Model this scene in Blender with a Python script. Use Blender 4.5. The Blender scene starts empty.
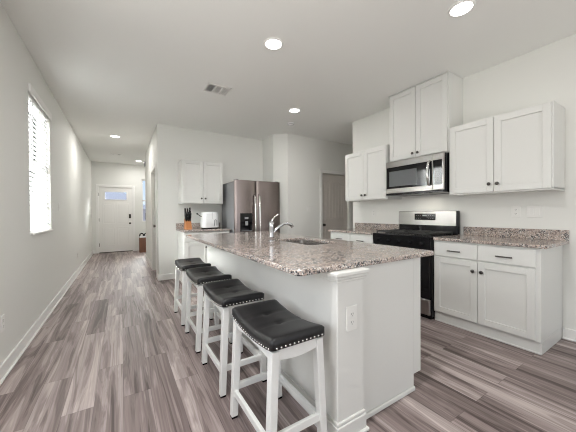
import bpy, bmesh, math, random
from mathutils import Matrix, Vector

S = bpy.context.scene
COL = S.collection
random.seed(7)
PI = math.pi

# ------------------------------------------------------------------ camera
F_PX, CY, YAW, PITCH, ROLL, CAM_H = 266.378, 215.81, 0.5595, -0.0102, -0.0066, 1.184
sy, cy_ = math.sin(YAW), math.cos(YAW)
fwd = Vector((sy * math.cos(PITCH), cy_ * math.cos(PITCH), math.sin(PITCH)))
up0 = Vector((-sy * math.sin(PITCH), -cy_ * math.sin(PITCH), math.cos(PITCH)))
ri0 = Vector((cy_, -sy, 0))
ri = ri0 * math.cos(ROLL) + up0 * math.sin(ROLL)
up = -ri0 * math.sin(ROLL) + up0 * math.cos(ROLL)
cam = bpy.data.cameras.new('camera')
cam.sensor_width = 36.0
cam.lens = F_PX / 576 * 36.0
cam.clip_start = 0.05
cam.clip_end = 200
cam_o = bpy.data.objects.new('camera', cam)
COL.objects.link(cam_o)
cam_o.matrix_world = Matrix(((ri.x, up.x, -fwd.x, 0), (ri.y, up.y, -fwd.y, 0), (ri.z, up.z, -fwd.z, CAM_H), (0, 0, 0, 1)))
S.camera = cam_o

# ------------------------------------------------------------------ colour management
S.view_settings.view_transform = 'Standard'
S.view_settings.look = 'None'
S.view_settings.exposure = 0.16
S.view_settings.gamma = 1.0
S.view_settings.use_curve_mapping = False
try:
    S.cycles.use_denoising = True
    S.cycles.filter_width = 1.1
    S.cycles.max_bounces = 12
    S.cycles.diffuse_bounces = 8
    S.cycles.glossy_bounces = 4
    S.cycles.transmission_bounces = 6
    S.cycles.transparent_max_bounces = 8
    S.cycles.sample_clamp_indirect = 6.0
    S.cycles.caustics_reflective = False
    S.cycles.caustics_refractive = False
except Exception:
    pass

# ------------------------------------------------------------------ sky
W = bpy.data.worlds.new('sky')
S.world = W
W.use_nodes = True
wn = W.node_tree
wn.nodes.clear()
wo = wn.nodes.new('ShaderNodeOutputWorld')
bg = wn.nodes.new('ShaderNodeBackground')
tc = wn.nodes.new('ShaderNodeTexCoord')
sx = wn.nodes.new('ShaderNodeSeparateXYZ')
cr = wn.nodes.new('ShaderNodeValToRGB')
cr.color_ramp.elements[0].position = 0.45
cr.color_ramp.elements[0].color = (0.95, 0.95, 0.98, 1)
cr.color_ramp.elements[1].position = 0.62
cr.color_ramp.elements[1].color = (0.42, 0.64, 1.0, 1)
mp = wn.nodes.new('ShaderNodeMath'); mp.operation = 'MULTIPLY_ADD'
mp.inputs[1].default_value = 0.5; mp.inputs[2].default_value = 0.5
wn.links.new(tc.outputs['Generated'], sx.inputs[0])
wn.links.new(sx.outputs['Z'], mp.inputs[0])
wn.links.new(mp.outputs[0], cr.inputs[0])
wn.links.new(cr.outputs[0], bg.inputs['Color'])
bg.inputs['Strength'].default_value = 1.0
wn.links.new(bg.outputs[0], wo.inputs[0])

# ------------------------------------------------------------------ daylight through the windows, added fill lights, lamp strengths
def area(name, loc, rot, sx_, sy_, power, col):
    l = bpy.data.lights.new(name, 'AREA')
    l.shape = 'RECTANGLE'; l.size = sx_; l.size_y = sy_
    l.energy = power; l.color = col
    o = bpy.data.objects.new(name, l)
    o.location = loc; o.rotation_euler = rot
    COL.objects.link(o)
    return o
DAY = (1.0, 0.99, 0.962)
area('added_patio_fill', (1.45, -4.25, 1.25), (PI / 2, 0, 0), 3.6, 2.3, 16.0, DAY)           # added fill at the unseen rear opening, shines +y
area('added_patio_uplight', (.75, -4.75, -.05), (math.radians(125), 0, math.radians(8)), 2.4, 1.0, 135.0, DAY)       # added low uplight to brighten the ceiling, shines in and up
area('added_living_fill', (-1.05, .85, 1.35), (0, -math.radians(108), 0), 1.6, 1.8, 36.0, (1.0, .98, .935))         # added fill through the unseen left opening, shines +x
area('daylight_hall', (-1.60, 3.98, 1.85), (0, -math.radians(86), 0), 1.6, 1.3, 1000.0, DAY)
area('hall_bounce', (-1.20, 3.98, .75), (0, -math.radians(130), 0), .7, 1.3, 40.0, DAY)
area('daylight_entry', (.75, 11.3, 2.75), (-math.radians(52), 0, 0), 1.2, 1.2, 420.0, DAY)          # shines -y
sun = bpy.data.lights.new('sun', 'SUN'); sun.energy = 3.0; sun.angle = .01; sun.color = (1, .97, .93)
sun_o = bpy.data.objects.new('sun', sun); COL.objects.link(sun_o)
sun_o.rotation_euler = Vector((-.6, .45, -.66)).to_track_quat('-Z', 'Y').to_euler()
LAMP_W = 5.5        # kitchen downlights and the added walkway one
LAMP_WH = 14.0       # hall downlights
LAMP_COL = (1.0, 0.975, 0.945)
LAMP_EMIT = 7.0

# ------------------------------------------------------------------ mesh helpers
class MB:
    """collects shapes; build() links them as one mesh object"""
    def __init__(self, M=None):
        self.bm = bmesh.new()
        self.M = M or Matrix.Identity(4)
    def _add(self, tmp, M=None, smooth=False):
        m = self.M @ (M or Matrix.Identity(4))
        for f in tmp.faces:
            f.smooth = smooth
        tmp.transform(m)
        me = bpy.data.meshes.new('t')
        tmp.to_mesh(me); tmp.free()
        self.bm.from_mesh(me)
        bpy.data.meshes.remove(me)
        return self
    def box(self, x0, x1, y0, y1, z0, z1, b=0.0, seg=1, M=None):
        t = bmesh.new()
        bmesh.ops.create_cube(t, size=1)
        for v in t.verts:
            v.co = Vector((x0 + (v.co.x + .5) * (x1 - x0), y0 + (v.co.y + .5) * (y1 - y0), z0 + (v.co.z + .5) * (z1 - z0)))
        if b > 0:
            bmesh.ops.bevel(t, geom=t.edges[:], offset=b, segments=seg, affect='EDGES', profile=.5)
        return self._add(t, M)
    def hexa(self, lo, hi, b=0.0):
        """lo / hi: four corner points each, same winding"""
        t = bmesh.new()
        a = [t.verts.new(p) for p in lo]; c = [t.verts.new(p) for p in hi]
        t.faces.new(a[::-1]); t.faces.new(c)
        for i in range(4):
            j = (i + 1) % 4
            t.faces.new((a[i], a[j], c[j], c[i]))
        bmesh.ops.recalc_face_normals(t, faces=t.faces[:])
        if b > 0:
            bmesh.ops.bevel(t, geom=t.edges[:], offset=b, segments=1, affect='EDGES')
        return self._add(t)
    def lathe(self, prof, n=24, M=None, smooth=True):
        t = bmesh.new()
        rings = []
        for r, z in prof:
            if r < 1e-6:
                rings.append([t.verts.new((0, 0, z))])
            else:
                rings.append([t.verts.new((r * math.cos(2 * PI * k / n), r * math.sin(2 * PI * k / n), z)) for k in range(n)])
        for a, b_ in zip(rings, rings[1:]):
            if len(a) == 1 and len(b_) == 1:
                continue
            for k in range(n):
                k2 = (k + 1) % n
                if len(a) == 1: t.faces.new((a[0], b_[k], b_[k2]))
                elif len(b_) == 1: t.faces.new((a[k], a[k2], b_[0]))
                else: t.faces.new((a[k], a[k2], b_[k2], b_[k]))
        bmesh.ops.recalc_face_normals(t, faces=t.faces[:])
        self._add(t, M, smooth)
        return self
    def tube(self, pts, rad, n=10, cap=True, squash=1.0):
        pts = [Vector(p) for p in pts]
        rs = rad if isinstance(rad, (list, tuple)) else [rad] * len(pts)
        t = bmesh.new(); rings = []
        prev = None
        for i, p in enumerate(pts):
            d = (pts[min(i + 1, len(pts) - 1)] - pts[max(i - 1, 0)]).normalized()
            if prev is None:
                a = Vector((0, 0, 1)) if abs(d.z) < .9 else Vector((1, 0, 0))
                u = d.cross(a).normalized()
            else:
                u = (prev - d * prev.dot(d)).normalized()
            prev = u
            w = d.cross(u)
            rings.append([t.verts.new(p + (u * math.cos(2 * PI * k / n) + w * math.sin(2 * PI * k / n) * squash) * rs[i]) for k in range(n)])
        for a, b_ in zip(rings, rings[1:]):
            for k in range(n):
                k2 = (k + 1) % n
                t.faces.new((a[k], a[k2], b_[k2], b_[k]))
        if cap:
            t.faces.new(rings[0][::-1]); t.faces.new(rings[-1])
        bmesh.ops.recalc_face_normals(t, faces=t.faces[:])
        return self._add(t, None, True)
    def slab(self, outline, z0, z1, holes=(), b=0.0, seg=2, M=None, smooth=False):
        t = bmesh.new()
        es = []
        for loop in [outline] + list(holes):
            vs = [t.verts.new((x, y, z1)) for x, y in loop]
            for i in range(len(vs)):
                es.append(t.edges.new((vs[i], vs[(i + 1) % len(vs)])))
        bmesh.ops.triangle_fill(t, use_beauty=True, use_dissolve=False, edges=es)
        top = t.faces[:]
        r = bmesh.ops.extrude_face_region(t, geom=top)
        for v in r['geom']:
            if isinstance(v, bmesh.types.BMVert):
                v.co.z = z0
        bmesh.ops.recalc_face_normals(t, faces=t.faces[:])
        if b > 0:
            bmesh.ops.dissolve_limit(t, angle_limit=.01, verts=t.verts[:], edges=t.edges[:])
            rim = [e for e in t.edges if len(e.link_faces) == 2 and abs(e.link_faces[0].normal.z) + abs(e.link_faces[1].normal.z) > .9 and e.calc_face_angle(0) > 1.2]
            bmesh.ops.bevel(t, geom=rim, offset=b, segments=seg, affect='EDGES', profile=.5)
        return self._add(t, M, smooth)
    def build(self, name, mat, parent=None, loc=None, label=None):
        me = bpy.data.meshes.new(name)
        bmesh.ops.recalc_face_normals(self.bm, faces=self.bm.faces[:])
        self.bm.to_mesh(me); self.bm.free()
        o = bpy.data.objects.new(name, me)
        me.materials.append(mat)
        COL.objects.link(o)
        if parent is not None: o.parent = parent
        if loc is not None: o.location = loc
        if label: o['label'] = label
        return o

def rrect(x0, x1, y0, y1, r, n=5):
    pts = []
    for cx, cy, a0 in ((x1 - r, y1 - r, 0), (x0 + r, y1 - r, PI / 2), (x0 + r, y0 + r, PI), (x1 - r, y0 + r, 1.5 * PI)):
        for k in range(n + 1):
            a = a0 + PI / 2 * k / n
            pts.append((cx + r * math.cos(a), cy + r * math.sin(a)))
    return pts

def tag(o, label=None, cat=None, group=None, kind=None):
    if label: o['label'] = label
    if cat: o['category'] = cat
    if group: o['group'] = group
    if kind: o['kind'] = kind
    return o

def thing(name, label, cat, loc=(0, 0, 0), rz=0.0, group=None):
    o = bpy.data.objects.new(name, None)
    o.empty_display_size = .1
    COL.objects.link(o)
    o.location = loc; o.rotation_euler = (0, 0, rz)
    return tag(o, label, cat, group)

def structure(name, loc=(0, 0, 0), rz=0.0):
    o = bpy.data.objects.new(name, None)
    COL.objects.link(o)
    o.location = loc; o.rotation_euler = (0, 0, rz)
    o['kind'] = 'structure'
    return o

def copy_tree(src, loc, label=None, group=None):
    r = src.copy(); COL.objects.link(r); r.location = loc
    if label: r['label'] = label
    if group: r['group'] = group
    for ch in list(src.children):
        c = ch.copy(); COL.objects.link(c); c.parent = r
        for g in list(ch.children):
            d = g.copy(); COL.objects.link(d); d.parent = c
    return r

# ------------------------------------------------------------------ materials
def new_mat(name):
    m = bpy.data.materials.new(name); m.use_nodes = True
    nt = m.node_tree
    return m, nt, nt.nodes['Principled BSDF']

def paint(name, col, rough=.5, bump=.0, scale=120, var=.02, metal=0.0, spec=.5):
    """a coat with a faint procedural unevenness"""
    m, nt, p = new_mat(name)
    N = nt.nodes; L = nt.links
    t = N.new('ShaderNodeTexCoord')
    nz = N.new('ShaderNodeTexNoise'); nz.inputs['Scale'].default_value = scale; nz.inputs['Detail'].default_value = 3
    L.new(t.outputs['Object'], nz.inputs['Vector'])
    mx = N.new('ShaderNodeMix'); mx.data_type = 'RGBA'
    mx.inputs[6].default_value = (*[c * (1 - var) for c in col], 1)
    mx.inputs[7].default_value = (*[min(1, c * (1 + var)) for c in col], 1)
    L.new(nz.outputs['Fac'], mx.inputs[0])
    L.new(mx.outputs[2], p.inputs['Base Color'])
    p.inputs['Roughness'].default_value = rough
    p.inputs['Metallic'].default_value = metal
    p.inputs['Specular IOR Level'].default_value = spec
    if bump:
        b = N.new('ShaderNodeBump'); b.inputs['Strength'].default_value = bump; b.inputs['Distance'].default_value = .002
        L.new(nz.outputs['Fac'], b.inputs['Height']); L.new(b.outputs[0], p.inputs['Normal'])
    return m

def brushed(name, col, rough=.3, axis='Z', strength=.05):
    m, nt, p = new_mat(name)
    N = nt.nodes; L = nt.links
    t = N.new('ShaderNodeTexCoord')
    mp = N.new('ShaderNodeMapping')
    sc = {'Z': (90, 90, 1.5), 'X': (1.5, 90, 90), 'Y': (90, 1.5, 90)}[axis]
    mp.inputs['Scale'].default_value = sc
    nz = N.new('ShaderNodeTexNoise'); nz.inputs['Scale'].default_value = 1; nz.inputs['Detail'].default_value = 2
    L.new(t.outputs['Object'], mp.inputs[0]); L.new(mp.outputs[0], nz.inputs['Vector'])
    mx = N.new('ShaderNodeMix'); mx.data_type = 'RGBA'
    mx.inputs[6].default_value = (*[c * .93 for c in col], 1); mx.inputs[7].default_value = (*[min(1, c * 1.07) for c in col], 1)
    L.new(nz.outputs['Fac'], mx.inputs[0]); L.new(mx.outputs[2], p.inputs['Base Color'])
    p.inputs['Roughness'].default_value = rough
    p.inputs['Metallic'].default_value = 1
    return m

def emit_mat(name, col, s):
    m, nt, p = new_mat(name)
    p.inputs['Base Color'].default_value = (.9, .9, .9, 1)
    p.inputs['Emission Color'].default_value = (*col, 1)
    p.inputs['Emission Strength'].default_value = s
    return m

def glass_mat(name):
    m, nt, p = new_mat(name)
    N = nt.nodes; L = nt.links
    nt.nodes.remove(p)
    out = [n for n in N if n.type == 'OUTPUT_MATERIAL'][0]
    tr = N.new('ShaderNodeBsdfTransparent'); tr.inputs[0].default_value = (.96, .98, .98, 1)
    gl = N.new('ShaderNodeBsdfGlossy'); gl.inputs['Roughness'].default_value = .02
    fr = N.new('ShaderNodeFresnel'); fr.inputs[0].default_value = 1.45
    mx = N.new('ShaderNodeMixShader')
    L.new(fr.outputs[0], mx.inputs[0]); L.new(tr.outputs[0], mx.inputs[1]); L.new(gl.outputs[0], mx.inputs[2])
    L.new(mx.outputs[0], out.inputs['Surface'])
    return m

def floor_mat():
    m, nt, p = new_mat('vinyl_plank')
    N = nt.nodes; L = nt.links
    t = N.new('ShaderNodeTexCoord')
    sp = N.new('ShaderNodeSeparateXYZ'); L.new(t.outputs['Object'], sp.inputs[0])
    cb = N.new('ShaderNodeCombineXYZ')
    L.new(sp.outputs['Y'], cb.inputs['X']); L.new(sp.outputs['X'], cb.inputs['Y'])
    def brick(c1, c2, mortar, ms):
        b = N.new('ShaderNodeTexBrick')
        b.offset = .37; b.offset_frequency = 2; b.squash = 1; b.squash_frequency = 1
        b.inputs['Scale'].default_value = 1
        b.inputs['Brick Width'].default_value = 1.24
        b.inputs['Row Height'].default_value = .156
        b.inputs['Mortar Size'].default_value = ms
        b.inputs['Mortar Smooth'].default_value = .1
        b.inputs['Bias'].default_value = 0
        b.inputs['Color1'].default_value = c1; b.inputs['Color2'].default_value = c2; b.inputs['Mortar'].default_value = mortar
        L.new(cb.outputs[0], b.inputs['Vector'])
        return b
    rnd = brick((0, 0, 0, 1), (1, 1, 1, 1), (.5, .5, .5, 1), 0.0)
    rv = N.new('ShaderNodeSeparateColor'); L.new(rnd.outputs['Color'], rv.inputs[0])
    # grain: noise stretched along the plank, shifted plank by plank
    sh = N.new('ShaderNodeMath'); sh.operation = 'MULTIPLY'; sh.inputs[1].default_value = 37.0
    L.new(rv.outputs[0], sh.inputs[0])
    mpg = N.new('ShaderNodeMapping'); mpg.inputs['Scale'].default_value = (.62, 9.5, 1)
    L.new(cb.outputs[0], mpg.inputs[0])
    ofs = N.new('ShaderNodeCombineXYZ'); L.new(sh.outputs[0], ofs.inputs['X']); L.new(sh.outputs[0], ofs.inputs['Z'])
    ad = N.new('ShaderNodeVectorMath'); ad.operation = 'ADD'
    L.new(mpg.outputs[0], ad.inputs[0]); L.new(ofs.outputs[0], ad.inputs[1])
    n1 = N.new('ShaderNodeTexNoise'); n1.inputs['Scale'].default_value = 1.3; n1.inputs['Detail'].default_value = 5; n1.inputs['Roughness'].default_value = .55; n1.inputs['Distortion'].default_value = .9
    L.new(ad.outputs[0], n1.inputs['Vector'])
    # cathedral rings from the noise itself
    wv = N.new('ShaderNodeMath'); wv.operation = 'MULTIPLY'; wv.inputs[1].default_value = 46
    L.new(n1.outputs['Fac'], wv.inputs[0])
    sn = N.new('ShaderNodeMath'); sn.operation = 'SINE'; L.new(wv.outputs[0], sn.inputs[0])
    mpf = N.new('ShaderNodeMapping'); mpf.inputs['Scale'].default_value = (3, 120, 1); L.new(cb.outputs[0], mpf.inputs[0])
    n2 = N.new('ShaderNodeTexNoise'); n2.inputs['Scale'].default_value = 1; n2.inputs['Detail'].default_value = 3
    L.new(mpf.outputs[0], n2.inputs['Vector'])
    # sum -> ramp
    def madd(a, k, c):
        x = N.new('ShaderNodeMath'); x.operation = 'MULTIPLY_ADD'; x.inputs[1].default_value = k
        L.new(a, x.inputs[0])
        if isinstance(c, float): x.inputs[2].default_value = c
        else: L.new(c, x.inputs[2])
        return x.outputs[0]
    mps = N.new('ShaderNodeMapping'); mps.inputs['Scale'].default_value = (.35, 26, 1); L.new(cb.outputs[0], mps.inputs[0])
    ad2 = N.new('ShaderNodeVectorMath'); ad2.operation = 'ADD'; L.new(mps.outputs[0], ad2.inputs[0]); L.new(ofs.outputs[0], ad2.inputs[1])
    n3 = N.new('ShaderNodeTexNoise'); n3.inputs['Scale'].default_value = 1; n3.inputs['Detail'].default_value = 4; n3.inputs['Roughness'].default_value = .6; n3.inputs['Distortion'].default_value = .3
    L.new(ad2.outputs[0], n3.inputs['Vector'])
    v = madd(n1.outputs['Fac'], 1.45, -.70)
    v = madd(sn.outputs[0], .065, v)
    v = madd(n3.outputs['Fac'], .70, v)
    v = madd(n2.outputs['Fac'], .22, v)
    v = madd(rv.outputs[0], .30, v)
    v = madd(v, 1.0, -.13)
    rp = N.new('ShaderNodeValToRGB')
    e = rp.color_ramp.elements
    e[0].position = .15; e[0].color = (.085, .060, .056, 1)
    e[1].position = .92; e[1].color = (.57, .495, .475, 1)
    x = rp.color_ramp.elements.new(.5); x.color = (.27, .215, .205, 1)
    x = rp.color_ramp.elements.new(.7); x.color = (.41, .345, .33, 1)
    L.new(v, rp.inputs[0])
    seam = brick((1, 1, 1, 1), (1, 1, 1, 1), (.66, .64, .64, 1), .0016)
    mu = N.new('ShaderNodeMix'); mu.data_type = 'RGBA'; mu.blend_type = 'MULTIPLY'; mu.inputs[0].default_value = 1
    L.new(rp.outputs[0], mu.inputs[6]); L.new(seam.outputs['Color'], mu.inputs[7])
    L.new(mu.outputs[2], p.inputs['Base Color'])
    p.inputs['Roughness'].default_value = .47
    p.inputs['Specular IOR Level'].default_value = .45
    b = N.new('ShaderNodeBump'); b.inputs['Strength'].default_value = .12; b.inputs['Distance'].default_value = .002
    L.new(seam.outputs['Color'], b.inputs['Height']); L.new(b.outputs[0], p.inputs['Normal'])
    return m

def granite_mat():
    m, nt, p = new_mat('speckled_granite')
    N = nt.nodes; L = nt.links
    t = N.new('ShaderNodeTexCoord')
    def vor(scale, jitter=1.0):
        v = N.new('ShaderNodeTexVoronoi'); v.inputs['Scale'].default_value = scale
        L.new(t.outputs['Object'], v.inputs['Vector'])
        return v
    def noise(scale, d=3):
        n = N.new('ShaderNodeTexNoise'); n.inputs['Scale'].default_value = scale; n.inputs['Detail'].default_value = d
        L.new(t.outputs['Object'], n.inputs['Vector'])
        return n
    base = vor(132); cs = N.new('ShaderNodeSeparateColor'); L.new(base.outputs['Color'], cs.inputs[0])
    r1 = N.new('ShaderNodeValToRGB'); r1.color_ramp.interpolation = 'CONSTANT'
    e = r1.color_ramp.elements
    e[0].position = 0; e[0].color = (.03, .03, .035, 1)
    e[1].position = .17; e[1].color = (.15, .145, .145, 1)
    for pos, c in ((.33, (.33, .30, .285, 1)), (.46, (.44, .36, .31, 1)), (.66, (.30, .295, .295, 1)), (.78, (.50, .42, .37, 1)), (.90, (.68, .66, .63, 1))):
        x = r1.color_ramp.elements.new(pos); x.color = c
    nn = noise(28); k = N.new('ShaderNodeMath'); k.operation = 'MULTIPLY_ADD'; k.inputs[1].default_value = .5
    sub = N.new('ShaderNodeMath'); sub.operation = 'SUBTRACT'; sub.inputs[1].default_value = .25
    L.new(nn.outputs['Fac'], k.inputs[0]); L.new(cs.outputs[0], k.inputs[2]); L.new(k.outputs[0], sub.inputs[0])
    L.new(sub.outputs[0], r1.inputs[0])
    n2 = noise(9, 4)
    r2 = N.new('ShaderNodeValToRGB'); r2.color_ramp.elements[0].position = .42; r2.color_ramp.elements[1].position = .6
    r2.color_ramp.elements[0].color = (0, 0, 0, 1); r2.color_ramp.elements[1].color = (.45, .45, .45, 1)
    L.new(n2.outputs['Fac'], r2.inputs[0])
    mx = N.new('ShaderNodeMix'); mx.data_type = 'RGBA'; mx.inputs[7].default_value = (.48, .385, .335, 1)
    L.new(r2.outputs[0], mx.inputs[0]); L.new(r1.outputs[0], mx.inputs[6])
    L.new(mx.outputs[2], p.inputs['Base Color'])
    p.inputs['Roughness'].default_value = .12
    p.inputs['Specular IOR Level'].default_value = .6
    return m

def leather_mat():
    m, nt, p = new_mat('black_leather')
    N = nt.nodes; L = nt.links
    t = N.new('ShaderNodeTexCoord')
    v = N.new('ShaderNodeTexVoronoi'); v.inputs['Scale'].default_value = 260
    L.new(t.outputs['Object'], v.inputs['Vector'])
    n = N.new('ShaderNodeTexNoise'); n.inputs['Scale'].default_value = 14
    L.new(t.outputs['Object'], n.inputs['Vector'])
    mx = N.new('ShaderNodeMix'); mx.data_type = 'RGBA'
    mx.inputs[6].default_value = (.008, .008, .009, 1); mx.inputs[7].default_value = (.016, .016, .017, 1)
    L.new(n.outputs['Fac'], mx.inputs[0]); L.new(mx.outputs[2], p.inputs['Base Color'])
    p.inputs['Roughness'].default_value = .36
    p.inputs['Specular IOR Level'].default_value = .38
    b = N.new('ShaderNodeBump'); b.inputs['Strength'].default_value = .1; b.inputs['Distance'].default_value = .001
    L.new(v.outputs['Distance'], b.inputs['Height']); L.new(b.outputs[0], p.inputs['Normal'])
    return m

def wood_mat(name, c1, c2, rough=.45):
    m, nt, p = new_mat(name)
    N = nt.nodes; L = nt.links
    t = N.new('ShaderNodeTexCoord'); mp = N.new('ShaderNodeMapping'); mp.inputs['Scale'].default_value = (40, 40, 3)
    L.new(t.outputs['Object'], mp.inputs[0])
    n = N.new('ShaderNodeTexNoise'); n.inputs['Scale'].default_value = 1; n.inputs['Detail'].default_value = 5
    L.new(mp.outputs[0], n.inputs['Vector'])
    mx = N.new('ShaderNodeMix'); mx.data_type = 'RGBA'; mx.inputs[6].default_value = (*c1, 1); mx.inputs[7].default_value = (*c2, 1)
    L.new(n.outputs['Fac'], mx.inputs[0]); L.new(mx.outputs[2], p.inputs['Base Color'])
    p.inputs['Roughness'].default_value = rough
    return m

def blind_mat():
    m, nt, p = new_mat('blind_slat')
    N = nt.nodes; L = nt.links
    out = [n for n in N if n.type == 'OUTPUT_MATERIAL'][0]
    nz = N.new('ShaderNodeTexNoise'); nz.inputs['Scale'].default_value = 60
    rp = N.new('ShaderNodeMix'); rp.data_type = 'RGBA'
    rp.inputs[6].default_value = (.86, .86, .86, 1); rp.inputs[7].default_value = (.9, .9, .9, 1)
    L.new(nz.outputs['Fac'], rp.inputs[0]); L.new(rp.outputs[2], p.inputs['Base Color'])
    p.inputs['Roughness'].default_value = .5
    tl = N.new('ShaderNodeBsdfTranslucent'); tl.inputs[0].default_value = (.9, .9, .9, 1)
    mx = N.new('ShaderNodeMixShader'); mx.inputs[0].default_value = .55
    L.new(p.outputs[0], mx.inputs[1]); L.new(tl.outputs[0], mx.inputs[2]); L.new(mx.outputs[0], out.inputs['Surface'])
    return m

M_WALL = paint('wall_paint', (.740, .742, .711), .7, .06, 220, .012)
M_CEIL = paint('ceiling_paint', (.845, .85, .828), .8, .08, 160, .012)
M_TRIM = paint('trim_enamel', (.80, .795, .775), .35)
M_CAB = paint('cabinet_enamel', (.685, .688, .665), .33)
M_ISL = paint('island_paint', (.70, .70, .675), .45)
M_DOOR = paint('entry_door_paint', (.80, .79, .765), .4)
M_TAUPE = paint('taupe_door_paint', (.56, .52, .485), .45)
M_STOOL = paint('stool_white_paint', (.76, .765, .75), .35)
M_PLATE = paint('wall_plate_plastic', (.76, .755, .73), .3)
M_SLOT = paint('socket_dark', (.09, .09, .09), .5)
M_BLACK = paint('black_enamel', (.007, .007, .008), .2, spec=.25)
M_BLACKG = paint('black_glass', (.005, .005, .006), .05, spec=.4)
M_IRON = paint('cast_iron', (.016, .016, .016), .55, .2)
M_FSIDE = paint('fridge_side_grey', (.26, .265, .275), .45)
M_CHAR = paint('charcoal_side', (.10, .105, .11), .45)
M_STEEL = brushed('stainless_steel', (.38, .365, .35), .28, 'X')
M_STEELD = brushed('fridge_steel', (.33, .28, .265), .27, 'Z', .02)
M_STEELB = brushed('steel_handle', (.72, .71, .70), .16, 'Z', .02)
M_SINK = brushed('sink_steel', (.55, .53, .51), .25, 'X')
M_CHROME = paint('chrome', (.60, .60, .61), .08, metal=1, var=.0)
M_NICKEL = paint('dark_nickel', (.11, .10, .095), .28, metal=1)
M_NAIL = paint('pewter_nail', (.70, .70, .68), .25, metal=1)
M_BRONZE = paint('dark_bronze', (.05, .042, .036), .4, metal=.6)
M_FLOOR = floor_mat()
M_GRAN = granite_mat()
M_LEATH = leather_mat()
M_BLIND = blind_mat()
M_GLASS = glass_mat('window_glass')
M_OAK = wood_mat('knife_block_wood', (.34, .12, .035), (.55, .22, .07))
M_CRATE = wood_mat('reddish_brown_wood', (.10, .035, .018), (.22, .085, .04))
M_LENS = emit_mat('lamp_lens', LAMP_COL, LAMP_EMIT)
M_WHITEP = paint('white_plastic', (.82, .83, .84), .25)
M_GREYP = paint('grey_plastic', (.35, .36, .37), .35)
M_BRICK = paint('neighbour_siding', (.90, .76, .80), .8, var=.06, scale=9)
M_HOUSEG = paint('neighbour_grey', (.52, .50, .58), .8, var=.05, scale=9)
M_ROOF = paint('neighbour_roof', (.42, .40, .43), .9, var=.1, scale=20)
M_LAWN = paint('street_ground', (.30, .30, .27), .9, var=.15, scale=3)

# ------------------------------------------------------------------ room shell
C = 2.788          # ceiling
XL, XR = -.75, 3.486
YB = -4.0          # wall behind the viewpoint
YK = 5.238         # fridge wall
YD = 9.94          # entry wall
XC = .556          # hall face of the fridge-wall corner
YC = 8.10          # far end of that wall
YP = 4.55          # pantry wall

def struct(name, mb, mat, parent=None):
    o = mb.build(name, mat, parent)
    o['kind'] = 'structure'
    return o

struct('floor', MB().box(XL - .2, 6.4, YB - .2, YD + .2, -.12, 0), M_FLOOR)
struct('ceiling', MB().box(XL - .2, 6.4, YB - .2, YD + .2, C, C + .12), M_CEIL)

def wall_with_holes(mb, axis, p0, p1, a0, a1, holes):
    """a wall whose thickness runs p0..p1; along a0..a1; holes (h0,h1,z0,z1) sorted along"""
    def bx(u0, u1, z0, z1):
        if u1 - u0 < 1e-4 or z1 - z0 < 1e-4: return
        if axis == 'x': mb.box(p0, p1, u0, u1, z0, z1)
        else: mb.box(u0, u1, p0, p1, z0, z1)
    cur = a0
    for h0, h1, z0, z1 in holes:
        bx(cur, h0, 0, C)
        bx(h0, h1, 0, z0); bx(h0, h1, z1, C)
        cur = h1
    bx(cur, a1, 0, C)
    return mb

WY0, WY1, WZ0, WZ1 = 3.525, 4.44, .985, 2.39
struct('wall_left', wall_with_holes(MB(), 'x', XL - .14, XL, YB, YD + .14, [(.05, 1.65, .75, 2.35), (WY0, WY1, WZ0, WZ1)]), M_WALL)
struct('wall_back', wall_with_holes(MB(), 'y', YB - .14, YB, XL, XR + .14, [(-.35, 3.25, .1, 2.4)]), M_WALL)
struct('wall_right', MB().box(XR, XR + .13, YB, 3.40, 0, C, .006), M_WALL)
struct('wall_right_return', MB().box(XR + .13, 6.2, 3.27, 3.40, 0, C), M_WALL)
struct('wall_side_hall_end', MB().box(6.2, 6.35, 3.27, YP + .3, 0, C), M_WALL)
DX0, DX1, DZ = -.578, .303, 2.03
struct('wall_entry', wall_with_holes(MB(), 'y', YD, YD + .14, XL, 2.0, [(DX0, DX1, 0, DZ), (.575, 1.02, .93, 2.33)]), M_WALL)
# hall wall with the recessed door, the fridge wall and the end of the alcove
HY0, HY1, HZ = 5.50, 6.30, 2.05
struct('wall_hall', wall_with_holes(MB(), 'x', XC, XC + .12, YK, YC, [(HY0, HY1, 0, HZ)]), M_WALL)
struct('wall_hall_end', MB().box(XC + .12, 2.0, YC - .12, YC, 0, C), M_WALL)
struct('wall_entry_side', MB().box(1.88, 2.0, YC, YD, 0, C), M_WALL)
struct('wall_kitchen', MB().box(XC + .12, 2.636, YK, YK + .12, 0, C), M_WALL)
PDX0, PDX1, PDZ = 3.735, 4.53, 2.06
pan = MB()
pan.slab([(2.636, YK + .12), (2.636, 4.765), (2.852, YP), (PDX0, YP), (PDX0, YP + .14), (2.95, YP + .14), (2.78, 4.84), (2.78, YK + .12)], 0, C)
pan.box(PDX0, PDX1, YP, YP + .14, PDZ, C)
pan.box(PDX1, 6.2, YP, YP + .14, 0, C)
struct('wall_pantry', pan, M_WALL)

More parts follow.
